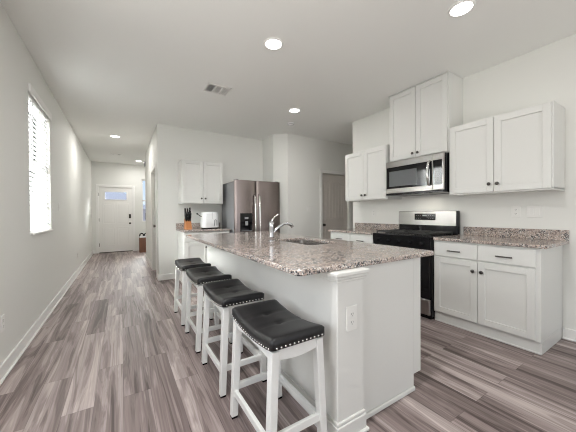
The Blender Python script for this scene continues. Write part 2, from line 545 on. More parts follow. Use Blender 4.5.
# baseboards
BBH = .105
def bb(name, segs):
    mb = MB()
    for x0, x1, y0, y1 in segs:
        mb.box(x0, x1, y0, y1, 0, BBH, .003)
    struct(name, mb, M_TRIM)
bb('baseboard_left', [(XL, XL + .014, YB, YD), (XL + .014, XL + .03, YB, YD)][:1])
struct('trim_1', MB().box(XL + .014, XL + .03, YB, YD, 0, .02, .006), M_TRIM)
bb('baseboard_right', [(XR - .014, XR, YB, .742)])
struct('trim_2', MB().box(XR - .03, XR - .014, YB, .742, 0, .02, .006), M_TRIM)
bb('baseboard_entry', [(XL + .014, DX0 - .08, YD - .014, YD), (DX1 + .08, 1.88, YD - .014, YD)])
bb('baseboard_hall', [(XC - .014, XC, YK - .014, HY0 - .07), (XC - .014, XC, HY1 + .07, YC)])
bb('baseboard_kitchen', [(XC, .868, YK - .014, YK)])
bb('baseboard_pantry', [(2.87, PDX0 - .075, YP - .014, YP), (PDX1 + .075, 6.2, YP - .014, YP)])

# ------------------------------------------------------------------ window_1 with frame, sashes, glass, sill
w1 = structure('window_1')
fx0, fx1 = XL - .135, XL - .075
mb = MB()
for y0, y1, z0, z1 in ((WY0, WY0 + .045, WZ0, WZ1), (WY1 - .045, WY1, WZ0, WZ1), (WY0, WY1, WZ0, WZ0 + .05), (WY0, WY1, WZ1 - .05, WZ1)):
    mb.box(fx0, fx1, y0, y1, z0, z1, .004)
mb.box(fx0, fx1 + .01, WY0 + .04, WY1 - .04, 1.70, 1.76, .004)
mb.build('window_frame', M_TRIM, w1)
MB().box(fx0 + .02, fx0 + .026, WY0 + .04, WY1 - .04, WZ0 + .04, 1.72).box(fx0 + .035, fx0 + .041, WY0 + .04, WY1 - .04, 1.73, WZ1 - .04).build('glass', M_GLASS, w1)
MB().box(XL - .075, XL + .022, WY0, WY1, WZ0, WZ0 + .02, .004).build('window_sill', M_TRIM, w1)

bl = thing('window_blind', 'white slatted faux wood blind with valance in the left wall window', 'blind', (XL - .03, (WY0 + WY1) / 2, WZ0 + .02))
hw = (WY1 - WY0) / 2 - .012
mb = MB()
n = 27
zt = WZ1 - WZ0 - .02
for k in range(n):
    z = .055 + k * (zt - .11) / (n - 1)
    R_ = Matrix.Translation((0, 0, z)) @ Matrix.Rotation(math.radians(60), 4, 'Y')
    mb.box(-.0275, .0275, -hw, hw, -.0015, .0015, M=R_)
mb.build('slats', M_BLIND, bl)
MB().box(-.026, .026, -hw, hw, .002, .026, .004).build('bottom_rail', M_BLIND, bl)
MB().box(-.028, .024, -hw, hw, zt - .045, zt - .004, .003).build('head_rail', M_TRIM, bl)
MB().box(.034, .05, -hw - .02, hw + .03, zt - .012, zt + .072, .004).box(-.0, .036, -hw - .02, -hw - .008, zt - .0, zt + .07).box(.0, .036, hw + .018, hw + .03, zt - .0, zt + .07).build('valance', M_TRIM, bl)
lc = MB()
for yy in (-hw * .62, 0, hw * .62):
    lc.box(.018, .021, yy - .003, yy + .003, .02, zt - .03)
lc.build('ladder_cord', M_TRIM, bl)
MB().tube([(.034, -hw + .10, zt - .06), (.036, -hw + .10, .62)], .004, 6).build('tilt_wand', M_WHITEP, bl)

# sidelight beside the entry door
w2 = structure('window_2')
mb = MB()
a0, a1, z0, z1 = .575, 1.02, .93, 2.33
for x0, x1, q0, q1 in ((a0, a0 + .035, z0, z1), (a1 - .035, a1, z0, z1), (a0, a1, z0, z0 + .04), (a0, a1, z1 - .04, z1), (a0, a1, 1.61, 1.65)):
    mb.box(x0, x1, YD + .05, YD + .10, q0, q1, .003)
mb.box(a0, a1, YD - .01, YD + .05, z0 - .0, z0 + .018, .003)
mb.build('window_frame', M_TRIM, w2)
MB().box(a0 + .02, a1 - .02, YD + .07, YD + .076, z0 + .02, z1 - .02).build('glass', M_GLASS, w2)
# unseen openings added to let fill light into the room
w3 = structure('added_rear_opening')
mb = MB()
for x in (-.35, .83, 2.03, 3.19):
    mb.box(x, x + .06, YB - .12, YB - .04, .1, 2.4, .003)
mb.box(-.35, 3.25, YB - .12, YB - .04, .1, .17, .003).box(-.35, 3.25, YB - .12, YB - .04, 2.33, 2.4, .003)
mb.build('window_frame', M_TRIM, w3)
w4 = structure('added_left_opening')  # out-of-view opening added to brighten the island's left side
mb = MB()
for y in (.05, .825, 1.60):
    mb.box(XL - .12, XL - .06, y, y + .05, .75, 2.35, .003)
mb.box(XL - .12, XL - .06, 0.05, 1.65, .75, .80, .003).box(XL - .12, XL - .06, 0.05, 1.65, 2.30, 2.35, .003)
mb.build('window_frame', M_TRIM, w4)

# ------------------------------------------------------------------ doors
def panel_frame(mb, x0, x1, z0, z1, y, w=.022, h=.007):
    """a raised moulding rectangle on a face at depth y (front towards -y)"""
    for a, b_, c, d in ((x0, x1, z0, z0 + w), (x0, x1, z1 - w, z1), (x0, x0 + w, z0 + w, z1 - w), (x1 - w, x1, z0 + w, z1 - w)):
        mb.box(a, b_, y - h, y + .002, c, d, .003)
    mb.box(x0 + w + .025, x1 - w - .025, y - h * .7, y + .002, z0 + w + .025, z1 - w - .025, .004)

d1 = structure('door_1', (0, YD, 0))
LX0, LX1, LZ0, LZ1 = -.414, .150, 1.652, 1.886
mb = MB()
fy = .02
mb.box(DX0, LX0, fy, fy + .045, .02, DZ).box(LX1, DX1, fy, fy + .045, .02, DZ)
mb.box(LX0, LX1, fy, fy + .045, .02, LZ0).box(LX0, LX1, fy, fy + .045, LZ1, DZ)
for c0, c1 in ((-.49, -.165), (-.11, .215)):
    panel_frame(mb, c0, c1, .885, 1.535, fy); panel_frame(mb, c0, c1, .22, .79, fy)
mb.build('door_panel', M_DOOR, d1)
mb = MB()
for a, b_, c, d in ((LX0 - .03, LX1 + .03, LZ0 - .03, LZ0), (LX0 - .03, LX1 + .03, LZ1, LZ1 + .03), (LX0 - .03, LX0, LZ0, LZ1), (LX1, LX1 + .03, LZ0, LZ1)):
    mb.box(a, b_, fy - .012, fy, c, d, .003)
mb.build('glass_frame', M_DOOR, d1)
MB().box(LX0, LX1, fy + .02, fy + .026, LZ0, LZ1).build('glass', M_GLASS, d1)
mb = MB()
mb.box(DX0 - .07, DX0, -.016, 0, 0, DZ + .07, .003).box(DX1, DX1 + .07, -.016, 0, 0, DZ + .07, .003).box(DX0, DX1, -.016, 0, DZ, DZ + .07, .003)
mb.build('door_casing', M_TRIM, d1)
MB().box(DX0, DX1, -.01, .12, 0, .022, .003).build('threshold', M_BRONZE, d1)
for z in (.25, 1.02, 1.80):
    MB().box(DX0 - .004, DX0 + .012, fy - .012, fy + .004, z - .05, z + .05, .002).build('hinge', M_NICKEL, d1)
MB().box(.21, .268, fy - .03, fy, 1.06, 1.19, .008).build('keypad_lock', M_BRONZE, d1)
kn = MB(); kn.lathe([(0, 0), (.028, 0), (.03, .006), (.012, .012), (.012, .035), (.028, .042), (.03, .055), (.02, .066), (0, .068)], 16, Matrix.Translation((.239, fy, .90)) @ Matrix.Rotation(PI / 2, 4, 'X'))
kn.build('door_knob', M_BRONZE, d1)

# door in the hall wall (recessed, faces -x)
d2 = structure('door_2', (XC, 0, 0))
mb = MB().box(.055, .095, HY0 + .004, HY1 - .004, .01, HZ - .004)
mb.build('door_panel', M_DOOR, d2)
mb = MB()
mb.box(-.014, 0, HY0 - .065, HY0, 0, HZ + .065, .003).box(-.014, 0, HY1, HY1 + .065, 0, HZ + .065, .003).box(-.014, 0, HY0, HY1, HZ, HZ + .065, .003)
mb.build('door_casing', M_TRIM, d2)
kn = MB(); kn.lathe([(0, 0), (.028, 0), (.03, .006), (.012, .012), (.012, .04), (.03, .05), (.03, .062), (0, .07)], 16, Matrix.Translation((.055, 5.95, .945)) @ Matrix.Rotation(-PI / 2, 4, 'Y'))
kn.build('door_knob', M_BRONZE, d2)

# arched panel door in the pantry wall
d3 = structure('door_3', (0, YP, 0))
fy = .04
mb = MB().box(PDX0 + .004, PDX1 - .004, fy, fy + .04, .01, PDZ - .004)
px0, px1 = PDX0 + .11, PDX1 - .11
mid = (px0 + px1) / 2
def arch_ring(mb, x0, x1, z0, z1, rise, w, y0, y1):
    def loop(ins):
        pts = [(x0 + ins, z0 + ins), (x1 - ins, z0 + ins)]
        for k in range(13):
            t_ = k / 12
            x = (x1 - ins) + ((x0 + ins) - (x1 - ins)) * t_
            pts.append((x, z1 - ins - rise + rise * math.sin(PI * t_) ** .8))
        return pts
    M_ = Matrix.Translation((0, y1, 0)) @ Matrix.Rotation(PI / 2, 4, 'X')
    mb.slab(loop(0), 0, y1 - y0, [loop(w)], M=M_)
arch_ring(mb, px0, px1, 1.02, 1.93, .09, .028, fy - .014, fy + .002)
arch_ring(mb, px0, px1, .22, .86, .0, .028, fy - .014, fy + .002)
for k in range(6):
    x = px0 + .04 + k * (px1 - px0 - .08) / 5.5
    mb.box(x, x + (px1 - px0 - .08) / 5.5 - .010, fy - .005, fy + .002, 1.06, 1.80 + .05 * math.sin(PI * (k + .5) / 6), .002)
mb.build('door_panel', M_TAUPE, d3)
mb = MB()
mb.box(PDX0 - .07, PDX0, -.018, 0, 0, PDZ + .07, .004).box(PDX1, PDX1 + .07, -.018, 0, 0, PDZ + .07, .004).box(PDX0, PDX1, -.018, 0, PDZ, PDZ + .07, .004)
mb.build('door_casing', M_TRIM, d3)
kn = MB(); kn.lathe([(0, 0), (.028, 0), (.03, .006), (.012, .012), (.012, .035), (.028, .042), (.03, .055), (.02, .066), (0, .068)], 16, Matrix.Translation((PDX0 + .06, fy, .92)) @ Matrix.Rotation(PI / 2, 4, 'X'))
kn.build('door_knob', M_BRONZE, d3)

# ------------------------------------------------------------------ outside
struct('ground_outside', MB().box(-60, 60, YD + .2, 70, -.5, -.35), M_LAWN)
nh = thing('neighbour_house', 'pinkish house across the street seen through the front door glass', 'house', (-3.2, 34, -.35))
MB().box(-4.2, 4.6, 0, 7, 0, 3.0).build('house_wall', M_BRICK, nh)
MB().hexa([(-4.7, -.5, 2.9), (5.1, -.5, 2.9), (5.1, 7.5, 2.9), (-4.7, 7.5, 2.9)], [(-1.2, 3.0, 5.2), (1.6, 3.0, 5.2), (1.6, 4.0, 5.2), (-1.2, 4.0, 5.2)]).build('roof', M_ROOF, nh)

nh = thing('neighbour_house', 'grey lavender house seen low through the narrow window beside the front door', 'house', (6.4, 36, -.35))
MB().box(-4.5, 4.5, 0, 7, 0, 2.2).build('house_wall', M_HOUSEG, nh)
MB().box(-4.0, -3.0, -.05, 0, .9, 1.7).build('window', M_CHAR, nh)
MB().hexa([(-4.8, -.4, 2.1), (4.8, -.4, 2.1), (4.8, 7.4, 2.1), (-4.8, 7.4, 2.1)], [(-3.4, 3.0, 3.0), (3.4, 3.0, 3.0), (3.4, 4.0, 3.0), (-3.4, 4.0, 3.0)]).build('roof', M_ROOF, nh)

# ------------------------------------------------------------------ cabinets (local: x along the front, y into the wall, z up; front at y = 0)
def shaker(x0, x1, z0, z1, rail=.058, t=.02):
    mb = MB()
    mb.box(x0 + .004, x1 - .004, -.007, -.001, z0 + .004, z1 - .004)
    for a, b_, c, d in ((x0, x0 + rail, z0, z1), (x1 - rail, x1, z0, z1), (x0 + rail, x1 - rail, z0, z0 + rail), (x0 + rail, x1 - rail, z1 - rail, z1)):
        mb.box(a, b_, -t, -.001, c, d, .0022)
    return mb
def knob_at(x, z, parent, y=-.02):
    k = MB(); k.lathe([(0, 0), (.007, 0), (.006, .010), (.009, .014), (.0165, .018), (.0165, .024), (.010, .029), (0, .030)], 14, Matrix.Translation((x, y, z)) @ Matrix.Rotation(PI / 2, 4, 'X'))
    return k.build('knob', M_NICKEL, parent)
def pull_at(x, z, parent, L=.098, y=-.02):
    k = MB()
    k.tube([(x - L / 2, y, z), (x - L / 2, y - .022, z)], .005, 8).tube([(x + L / 2, y, z), (x + L / 2, y - .022, z)], .005, 8)
    pts = [(x - L / 2 - .012 + (L + .024) * i / 8, y - .022 - .006 * math.sin(PI * i / 8), z) for i in range(9)]
    k.tube(pts, .0062, 8)
    return k.build('pull', M_NICKEL, parent)
def wall_cabinet(label, loc, rz, Wd, z0, z1, D, splits, knob_z, group, crown=False, edge=.012):
    t = thing('wall_cabinet', label, 'cabinet', loc, rz, group)
    h = z1 - z0
    mb = MB().box(0, Wd, 0, D, .012, h, .002)
    mb.box(0, .018, 0, D, 0, .02).box(Wd - .018, Wd, 0, D, 0, .02).box(.018, Wd - .018, 0, .02, 0, .02)
    mb.build('cabinet_body', M_CAB, t)
    if crown:
        MB().box(-.004, Wd + .004, -.024, D, h - .012, h, .003).build('top_trim', M_CAB, t)
    xs = [edge] + splits + [Wd - edge]
    top = h - (.02 if crown else .012)
    for i in range(len(xs) - 1):
        a = xs[i] + (.0024 if i else 0); b_ = xs[i + 1] - (.0024 if i < len(xs) - 2 else 0)
        d = shaker(a, b_, .014, top).build('door', M_CAB, t)
        knob_at(b_ - .032 if i == 0 else a + .032, knob_z - z0, d)
    return t
RZ = -PI / 2      # faces -x : local x -> -y, local y -> +x
XU = 3.165        # face frame plane of the uppers
G_U = 'wall cabinets above the range wall'
wall_cabinet('wide white two-door wall cabinet nearest the camera, right of the microwave', (XU, 1.595, 1.375), RZ, .863, 1.375, 2.14, XR - XU, [.432], 1.465, G_U)
wall_cabinet('tall white two-door wall cabinet reaching the ceiling above the microwave', (XU, 2.385, 1.868), RZ, .787, 1.868, C - .004, XR - XU, [.3935], 1.932, G_U, crown=True)
wall_cabinet('narrower white two-door wall cabinet left of the microwave', (XU, 3.245, 1.375), RZ, .82, 1.375, 2.14, XR - XU, [.41], 1.452, G_U)
wall_cabinet('white two-door wall cabinet above the knife block, left of the refrigerator', (.895, 4.915, 1.365), 0, .735, 1.365, 2.14, YK - 4.915, [.3675], 1.46, None)

def base_cabinet(label, loc, rz, Wd, D, drawers, group, end_left=False):
    t = thing('base_cabinet', label, 'cabinet', loc, rz, group)
    MB().box(0, Wd, 0, D, .105, .884, .002).box(.0, .018, .022, D, 0, .105).box(Wd - .018, Wd, .022, D, 0, .105).build('cabinet_body', M_CAB, t)
    MB().box(.016, Wd - .016, .022, .036, 0, .108, .0).box(0.0, Wd + .0, .012, .022, 0, .016, .004).build('toe_kick', M_CAB, t)
    n = len(drawers) - 1
    for i in range(n):
        a, b_ = drawers[i] + .0025, drawers[i + 1] - .0025
        d = MB().box(a, b_, -.02, -.001, .722, .865, .003).build('drawer', M_CAB, t)
        pull_at((a + b_) / 2, .785, d)
        d = shaker(a, b_, .118, .708).build('door', M_CAB, t)
        knob_at(b_ - .034 if i == 0 else a + .034, .614, d)
    return t
XB = 2.90
base_cabinet('white base cabinet with two drawers and doors right of the range', (XB, 1.623, 0), RZ, .879, XR - XB - .001, [.012, .43, .852], 'base cabinets on the range wall')
base_cabinet('white base cabinet with two drawers between the range and the wall end', (XB, 3.315, 0), RZ, .885, XR - XB - .001, [.012, .443, .873], 'base cabinets on the range wall')
base_cabinet('white base cabinet under the knife block beside the refrigerator', (.872, 4.655, 0), 0, .79, YK - 4.655 - .001, [.012, .395, .778], None)

# worktops
def worktop(label, name, outline, z0, z1, holes=(), splash=None, b=.006):
    t = thing(name, label, 'countertop', (0, 0, 0))
    MB().slab(outline, z0, z1, holes, b, 2).build('slab', M_GRAN, t)
    if splash:
        tag(MB().box(*splash[1], .003).build('backsplash', M_GRAN), splash[0], 'backsplash', 'granite backsplash strips')
    return t
Z0, Z1 = .884, .914
worktop('speckled granite countertop right of the range', 'countertop', [(2.865, .70), (XR, .70), (XR, 1.612), (2.865, 1.612)], Z0, Z1, (), ('granite backsplash strip behind the counter right of the range', (XR - .022, XR, .70, 1.585, Z1, 1.012)))
worktop('speckled granite countertop left of the range', 'countertop', [(2.865, 2.412), (XR, 2.412), (XR, 3.335), (2.865, 3.335)], Z0, Z1, (), ('granite backsplash strip behind the counter left of the range', (XR - .022, XR, 2.412, 3.335, Z1, 1.012)))
worktop('small granite countertop holding the knife block and toaster', 'countertop', [(.848, 4.615), (1.672, 4.615), (1.672, YK), (.848, YK)], Z0, Z1, (), ('granite backsplash strip behind the knife block and toaster', (.848, 1.672, YK - .022, YK, Z1, 1.012)))

# ------------------------------------------------------------------ island
isl = thing('kitchen_island', 'white panelled kitchen island under the long granite top', 'island', (0, 0, 0))
IX0, IX1, IY0, IY1 = .945, 1.724, 1.057, 3.50
MB().box(IX0, IX0 + .02, IY0 + .02, IY1, 0, Z0, .002).build('back_panel', M_ISL, isl)
mb = MB().box(IX0 + .02, 1.645, IY0, IY0 + .02, 0, Z0, .001).box(1.645, IX1, IY0, IY0 + .02, .105, Z0, .001)
mb.build('end_panel', M_ISL, isl)
MB().box(IX0 + .02, 1.645, IY1 - .02, IY1, 0, Z0, .001).box(1.645, IX1, IY1 - .02, IY1, .105, Z0, .001).build('end_panel', M_ISL, isl)
MB().box(IX1 - .02, IX1, IY0 + .02, IY1 - .02, .105, Z0).box(1.625, 1.645, IY0 + .02, IY1 - .02, 0, .105).box(IX0 + .02, IX1 - .02, IY0 + .02, IY1 - .02, .105, .12).build('front_frame', M_ISL, isl)
nd = 4
for i in range(nd):
    w_ = (IY1 - IY0 - .04) / nd
    mb = shaker(i * w_ + .003, (i + 1) * w_ - .003, .12, .865)
    mb.bm.transform(Matrix.Translation((IX1, IY0 + .02, 0)) @ Matrix.Rotation(PI / 2, 4, 'Z'))
    d = mb.build('door', M_CAB, isl)
    kk = MB(); kk.lathe([(0, 0), (.007, 0), (.006, .010), (.0165, .018), (.0165, .024), (0, .030)], 12, Matrix.Translation((IX1 + .02, IY0 + .02 + (i + (.85 if i % 2 == 0 else .15)) * w_, .80)) @ Matrix.Rotation(PI / 2, 4, 'Y'))
    kk.build('knob', M_NICKEL, d)
# pilaster at the near left corner
PX0, PX1, PY0, PY1 = .922, 1.110, 1.008, 1.200
MB().box(PX0, PX1, PY0, PY1, 0, Z0 - .001, .004).build('pilaster', M_ISL, isl)
def wrap(mb, ex, z0, z1, b=.003):
    mb.box(PX0 - ex, PX1 + ex, PY0 - ex, PY1 + ex, z0, z1, b)
mb = MB()
wrap(mb, .009, .828, .842); wrap(mb, .016, .842, .862, .005); wrap(mb, .026, .862, Z0 - .0005, .004)
mb.build('capital', M_ISL, isl)
mb = MB(); wrap(mb, .012, 0, .095, .004); wrap(mb, .007, .095, .115, .004); wrap(mb, .024, 0, .02, .006)
mb.build('plinth', M_ISL, isl)
mb = MB()
mb.box(IX0 - .012, IX0, PY1 + .012, IY1, 0, .095, .003).box(IX0 - .024, IX0 - .012, PY1 + .024, IY1, 0, .018, .005)
mb.box(PX1 + .012, 1.645, IY0 - .014, IY0, 0, .032, .006)
mb.build('shoe_moulding', M_ISL, isl)

SX0, SX1, SY0, SY1 = 1.34, 1.70, 1.80, 2.42
worktop('long speckled granite top of the island with a sink cut-out', 'island_countertop', rrect(.698, 1.868, 1.030, 3.625, .035), Z0, Z1, [rrect(SX0, SX1, SY0, SY1, .05)[::-1]], None, .007)

# sink, under the cut-out
sk = thing('kitchen_sink', 'stainless undermount sink set into the island top', 'sink', (1.52, 2.11, .70))
def ring(x0, x1, y0, y1, r, z): return [(x, y, z) for x, y in rrect(x0, x1, y0, y1, r)]
mb = MB(); t = bmesh.new()
hx, hy = (SX1 - SX0) / 2, (SY1 - SY0) / 2
loops = [ring(-hx - .02, hx + .02, -hy - .02, hy + .02, .06, .1835), ring(-hx - .002, hx + .002, -hy - .002, hy + .002, .05, .1835),
         ring(-hx + .004, hx - .004, -hy + .004, hy - .004, .05, .02), ring(-hx + .03, hx - .03, -hy + .03, hy - .03, .04, .0), ring(-.05, .05, -.05, .05, .045, -.004)]
vs = [[t.verts.new(p) for p in l] for l in loops]
for a, b_ in zip(vs, vs[1:]):
    for k in range(len(a)):
        k2 = (k + 1) % len(a)
        t.faces.new((a[k], a[k2], b_[k2], b_[k]))
t.faces.new(vs[-1])
mb._add(t, None, False)
so = mb.build('basin', M_SINK, sk)
md = so.modifiers.new('thick', 'SOLIDIFY'); md.thickness = .0015; md.offset = 0
MB().lathe([(0, .0), (.04, .0), (.045, .004), (.03, .005), (0, .003)], 20).build('drain', M_CHROME, sk)

# faucet
fc = thing('kitchen_faucet', 'chrome single-lever faucet standing beside the island sink', 'faucet', (1.213, 2.236, Z1))
MB().lathe([(0, 0), (.031, 0), (.032, .006), (.026, .014), (0, .014)], 24).build('base_plate', M_CHROME, fc)
MB().lathe([(.0, .01), (.025, .012), (.023, .05), (.023, .14), (.026, .165), (.024, .185), (.013, .196), (0, .198)], 24).build('faucet_body', M_CHROME, fc)
MB().tube([(.008, 0, .062), (.04, -.005, .105), (.08, -.010, .143), (.125, -.015, .168), (.170, -.020, .172), (.208, -.025, .156), (.222, -.027, .134)], [.015, .0155, .015, .0155, .017, .0175, .0165], 14).build('spout', M_CHROME, fc)
MB().tube([(0, 0, .185), (.018, .004, .215), (.05, .010, .242), (.098, .02, .262)], [.013, .011, .009, .007], 10, squash=.7).build('lever', M_CHROME, fc)

# ------------------------------------------------------------------ refrigerator
fr = thing('refrigerator', 'stainless side-by-side refrigerator with dispenser in the wall alcove', 'refrigerator', (2.16, 4.47, 0))
hw = .46
MB().box(-hw, hw, .065, .735, .03, 1.765, .006).build('fridge_body', M_FSIDE, fr)
MB().box(-hw + .02, hw - .02, .03, .10, .0, .05).build('toe_grille', M_BLACK, fr)
def fdoor(x0, x1):
    n_ = 14; c = (x0 + x1) / 2; w = (x1 - x0) / 2
    front = []
    for k in range(n_ + 1):
        u = -1 + 2 * k / n_
        y = -.016 * (1 - u * u) + (.010 * max(0, abs(u) - .93) / .07)
        front.append((c + u * w, y + .006))
    mb = MB()
    mb.slab(front + [(x1, .06), (x0, .06)], .06, 1.785)
    return mb
ld = fdoor(-hw, -.043).build('freezer_door', M_STEELD, fr)
rd = fdoor(-.037, hw).build('fridge_door', M_STEELD, fr)
def fhandle(x, par):
    mb = MB()
    pts = [(x, .006, .62), (x, -.035, .66), (x, -.052, .85), (x, -.056, 1.08), (x, -.052, 1.31), (x, -.035, 1.49), (x, .006, 1.53)]
    mb.tube(pts, [.016, .017, .018, .018, .018, .017, .016], 12)
    mb.build('handle', M_STEELB, par)
fhandle(-.088, ld); fhandle(.002, rd)
mb = MB()
mb.box(-.366, -.135, -.014, .004, .86, 1.19, .003)
dp = mb.build('dispenser', M_BLACKG, ld)
MB().box(-.285, -.215, -.0165, -.014, 1.085, 1.12, .001).build('control_display', M_GREYP, dp)
MB().box(-.275, -.225, -.028, -.014, .97, 1.045, .004).build('paddle', M_GREYP, dp)
MB().box(-.35, -.15, -.030, -.014, .868, .885, .003).build('drip_tray', M_CHAR, dp)
for x in (-hw + .05, hw - .05):
    MB().box(x - .03, x + .03, .03, .12, 1.785, 1.80, .003).build('hinge_cover', M_CHAR, fr)

# ------------------------------------------------------------------ range (local: facing -x)
rg = thing('gas_range', 'black and stainless gas range between the base cabinets', 'range', (2.842, 2.400, 0), RZ)
Wr = .774; Dr = .61
MB().box(0, Wr, .02, Dr, .03, .895, .003).build('range_body', M_BLACK, rg)
MB().box(.02, Wr - .02, .04, .10, 0, .04).build('toe_base', M_BLACK, rg)
MB().box(-.002, Wr + .002, -.012, Dr - .02, .895, .918, .006).build('cooktop', M_BLACK, rg)
MB().hexa([(0, .02, .775), (Wr, .02, .775), (Wr, -.002, .775), (0, -.002, .775)], [(0, .03, .897), (Wr, .03, .897), (Wr, -.012, .897), (0, -.012, .897)]).build('control_panel', M_BLACK, rg)
for k in range(5):
    x = .10 + k * (Wr - .2) / 4
    kb = MB(); kb.lathe([(0, 0), (.024, 0), (.024, .008), (.019, .012), (.018, .034), (.014, .038), (0, .038)], 16, Matrix.Translation((x, -.006, .838)) @ Matrix.Rotation(PI / 2, 4, 'X'))
    kb.box(x - .003, x + .003, -.05, -.042, .822, .854)
    kb.build('burner_knob', M_BLACK, rg)
od = MB().box(.006, Wr - .006, -.012, .02, .235, .765, .006).build('oven_door', M_BLACKG, rg)
hb = MB(); hb.tube([(.06, -.058, .725), (Wr - .06, -.058, .725)], .012, 12)
hb.box(.07, .095, -.058, -.010, .715, .735, .002).box(Wr - .095, Wr - .07, -.058, -.010, .715, .735, .002)
hb.build('handle', M_STEEL, od)
MB().box(.006, Wr - .006, -.012, .02, .055, .225, .006).build('storage_drawer', M_STEEL, rg)
bgm = MB().box(.002, Wr + .010, .54, .61, .918, 1.202, .006)
bgm.build('backguard', M_BLACK, rg)
MB().hexa([(.004, .54, 1.02), (Wr + .002, .54, 1.02), (Wr + .002, .530, 1.02), (.004, .530, 1.02)], [(.004, .545, 1.20), (Wr + .002, .545, 1.20), (Wr + .002, .535, 1.20), (.004, .535, 1.20)]).build('backguard_face', M_STEEL, rg)
cd = MB().box(.252, .532, .524, .536, 1.085, 1.168, .002).build('control_display', M_BLACKG, rg)
for i in range(9):
    for j in range(2):
        if 3 <= i <= 5: continue
        MB().box(.275 + i * .028, .283 + i * .028, .5225, .524, 1.105 + j * .034, 1.109 + j * .034).build('button', M_GREYP, cd)
MB().box(.365, .42, .5225, .524, 1.134, 1.152).build('clock_window', M_GREYP, cd)
# grates
for gx in (.03, .285, .54):
    mb = MB(); w_ = .213 if gx != .285 else .213
    y0, y1 = .03, .50
    zt = .950
    for x in (gx, gx + w_ - .012):
        mb.box(x, x + .012, y0, y1, zt - .016, zt, .002)
    for y in (y0, (y0 + y1) / 2 - .006, y1 - .012):
        mb.box(gx, gx + w_, y, y + .012, zt - .016, zt, .002)
    for y in (y0 + .11, y1 - .12):
        mb.box(gx + .012, gx + .075, y, y + .010, zt - .012, zt, .002).box(gx + w_ - .075, gx + w_ - .012, y, y + .010, zt - .012, zt, .002)
    mb.box(gx + w_ / 2 - .005, gx + w_ / 2 + .005, y0, y0 + .07, zt - .012, zt, .002).box(gx + w_ / 2 - .005, gx + w_ / 2 + .005, y1 - .07, y1, zt - .012, zt, .002)
    for x in (gx, gx + w_ - .012):
        for y in (y0, y1 - .012):
            mb.box(x, x + .012, y, y + .012, .918, zt, .001)
    mb.build('grate', M_IRON, rg)
for bx_, by_ in ((.136, .14), (.136, .40), (.391, .265), (.646, .14), (.646, .40)):
    mb = MB(); mb.lathe([(0, .918), (.048, .918), (.046, .930), (.034, .932), (.034, .938), (0, .940)], 18, Matrix.Translation((bx_, by_, 0)))
    mb.build('burner', M_IRON, rg)

# ------------------------------------------------------------------ microwave over the range
mw = thing('microwave', 'stainless over-the-range microwave with black window under the tall cabinet', 'microwave', (3.095, 2.382, 1.415), RZ)
Wm = .775; Hm = .448
MB().box(0, Wm, .02, XR - 3.095 - .002, 0, Hm, .004).build('case', M_BLACK, mw)
MB().box(.0, Wm, -.016, .022, .0, .024, .003).build('bottom_trim', M_BLACK, mw)
md = MB()
dw = .648
for a, b_, c, d in ((.0, dw, .37, Hm - .002), (.0, dw, .026, .088), (.0, .012, .088, .37), (dw - .012, dw, .088, .37)):
    md.box(a, b_, -.022, .0, c, d, .003)
dr = md.build('door', M_STEEL, mw)
MB().box(.012, dw - .012, -.019, -.001, .088, .37).build('window', M_BLACKG, dr)
MB().box(.055, dw - .20, -.0200, -.0188, .115, .315, .001).build('screen', M_CHAR, dr)
hm = MB(); pts = [(dw - .035, -.018, .09), (dw - .037, -.05, .10), (dw - .042, -.066, .225), (dw - .037, -.05, .345), (dw - .035, -.018, .37)]
hm.tube(pts, [.013, .014, .016, .014, .013], 10)
hm.build('handle', M_STEELB, dr)
cp = MB()
for a, b_, c, d in ((dw + .004, Wm, .37, Hm - .002), (dw + .004, Wm, .026, .088), (Wm - .022, Wm, .088, .37)):
    cp.box(a, b_, -.022, .0, c, d, .003)
cpo = cp.build('control_panel', M_STEEL, mw)
MB().box(dw + .004, Wm - .022, -.020, -.001, .088, .37).build('keypad', M_BLACKG, cpo)
MB().box(.25, .52, .08, .16, -.002, .002, .0).build('lamp_cover', M_GREYP, mw)
cl = area('cooktop_light', (3.22, 1.99, 1.405), (0, 0, 0), .06, .2, 1.2, (1, .93, .82))

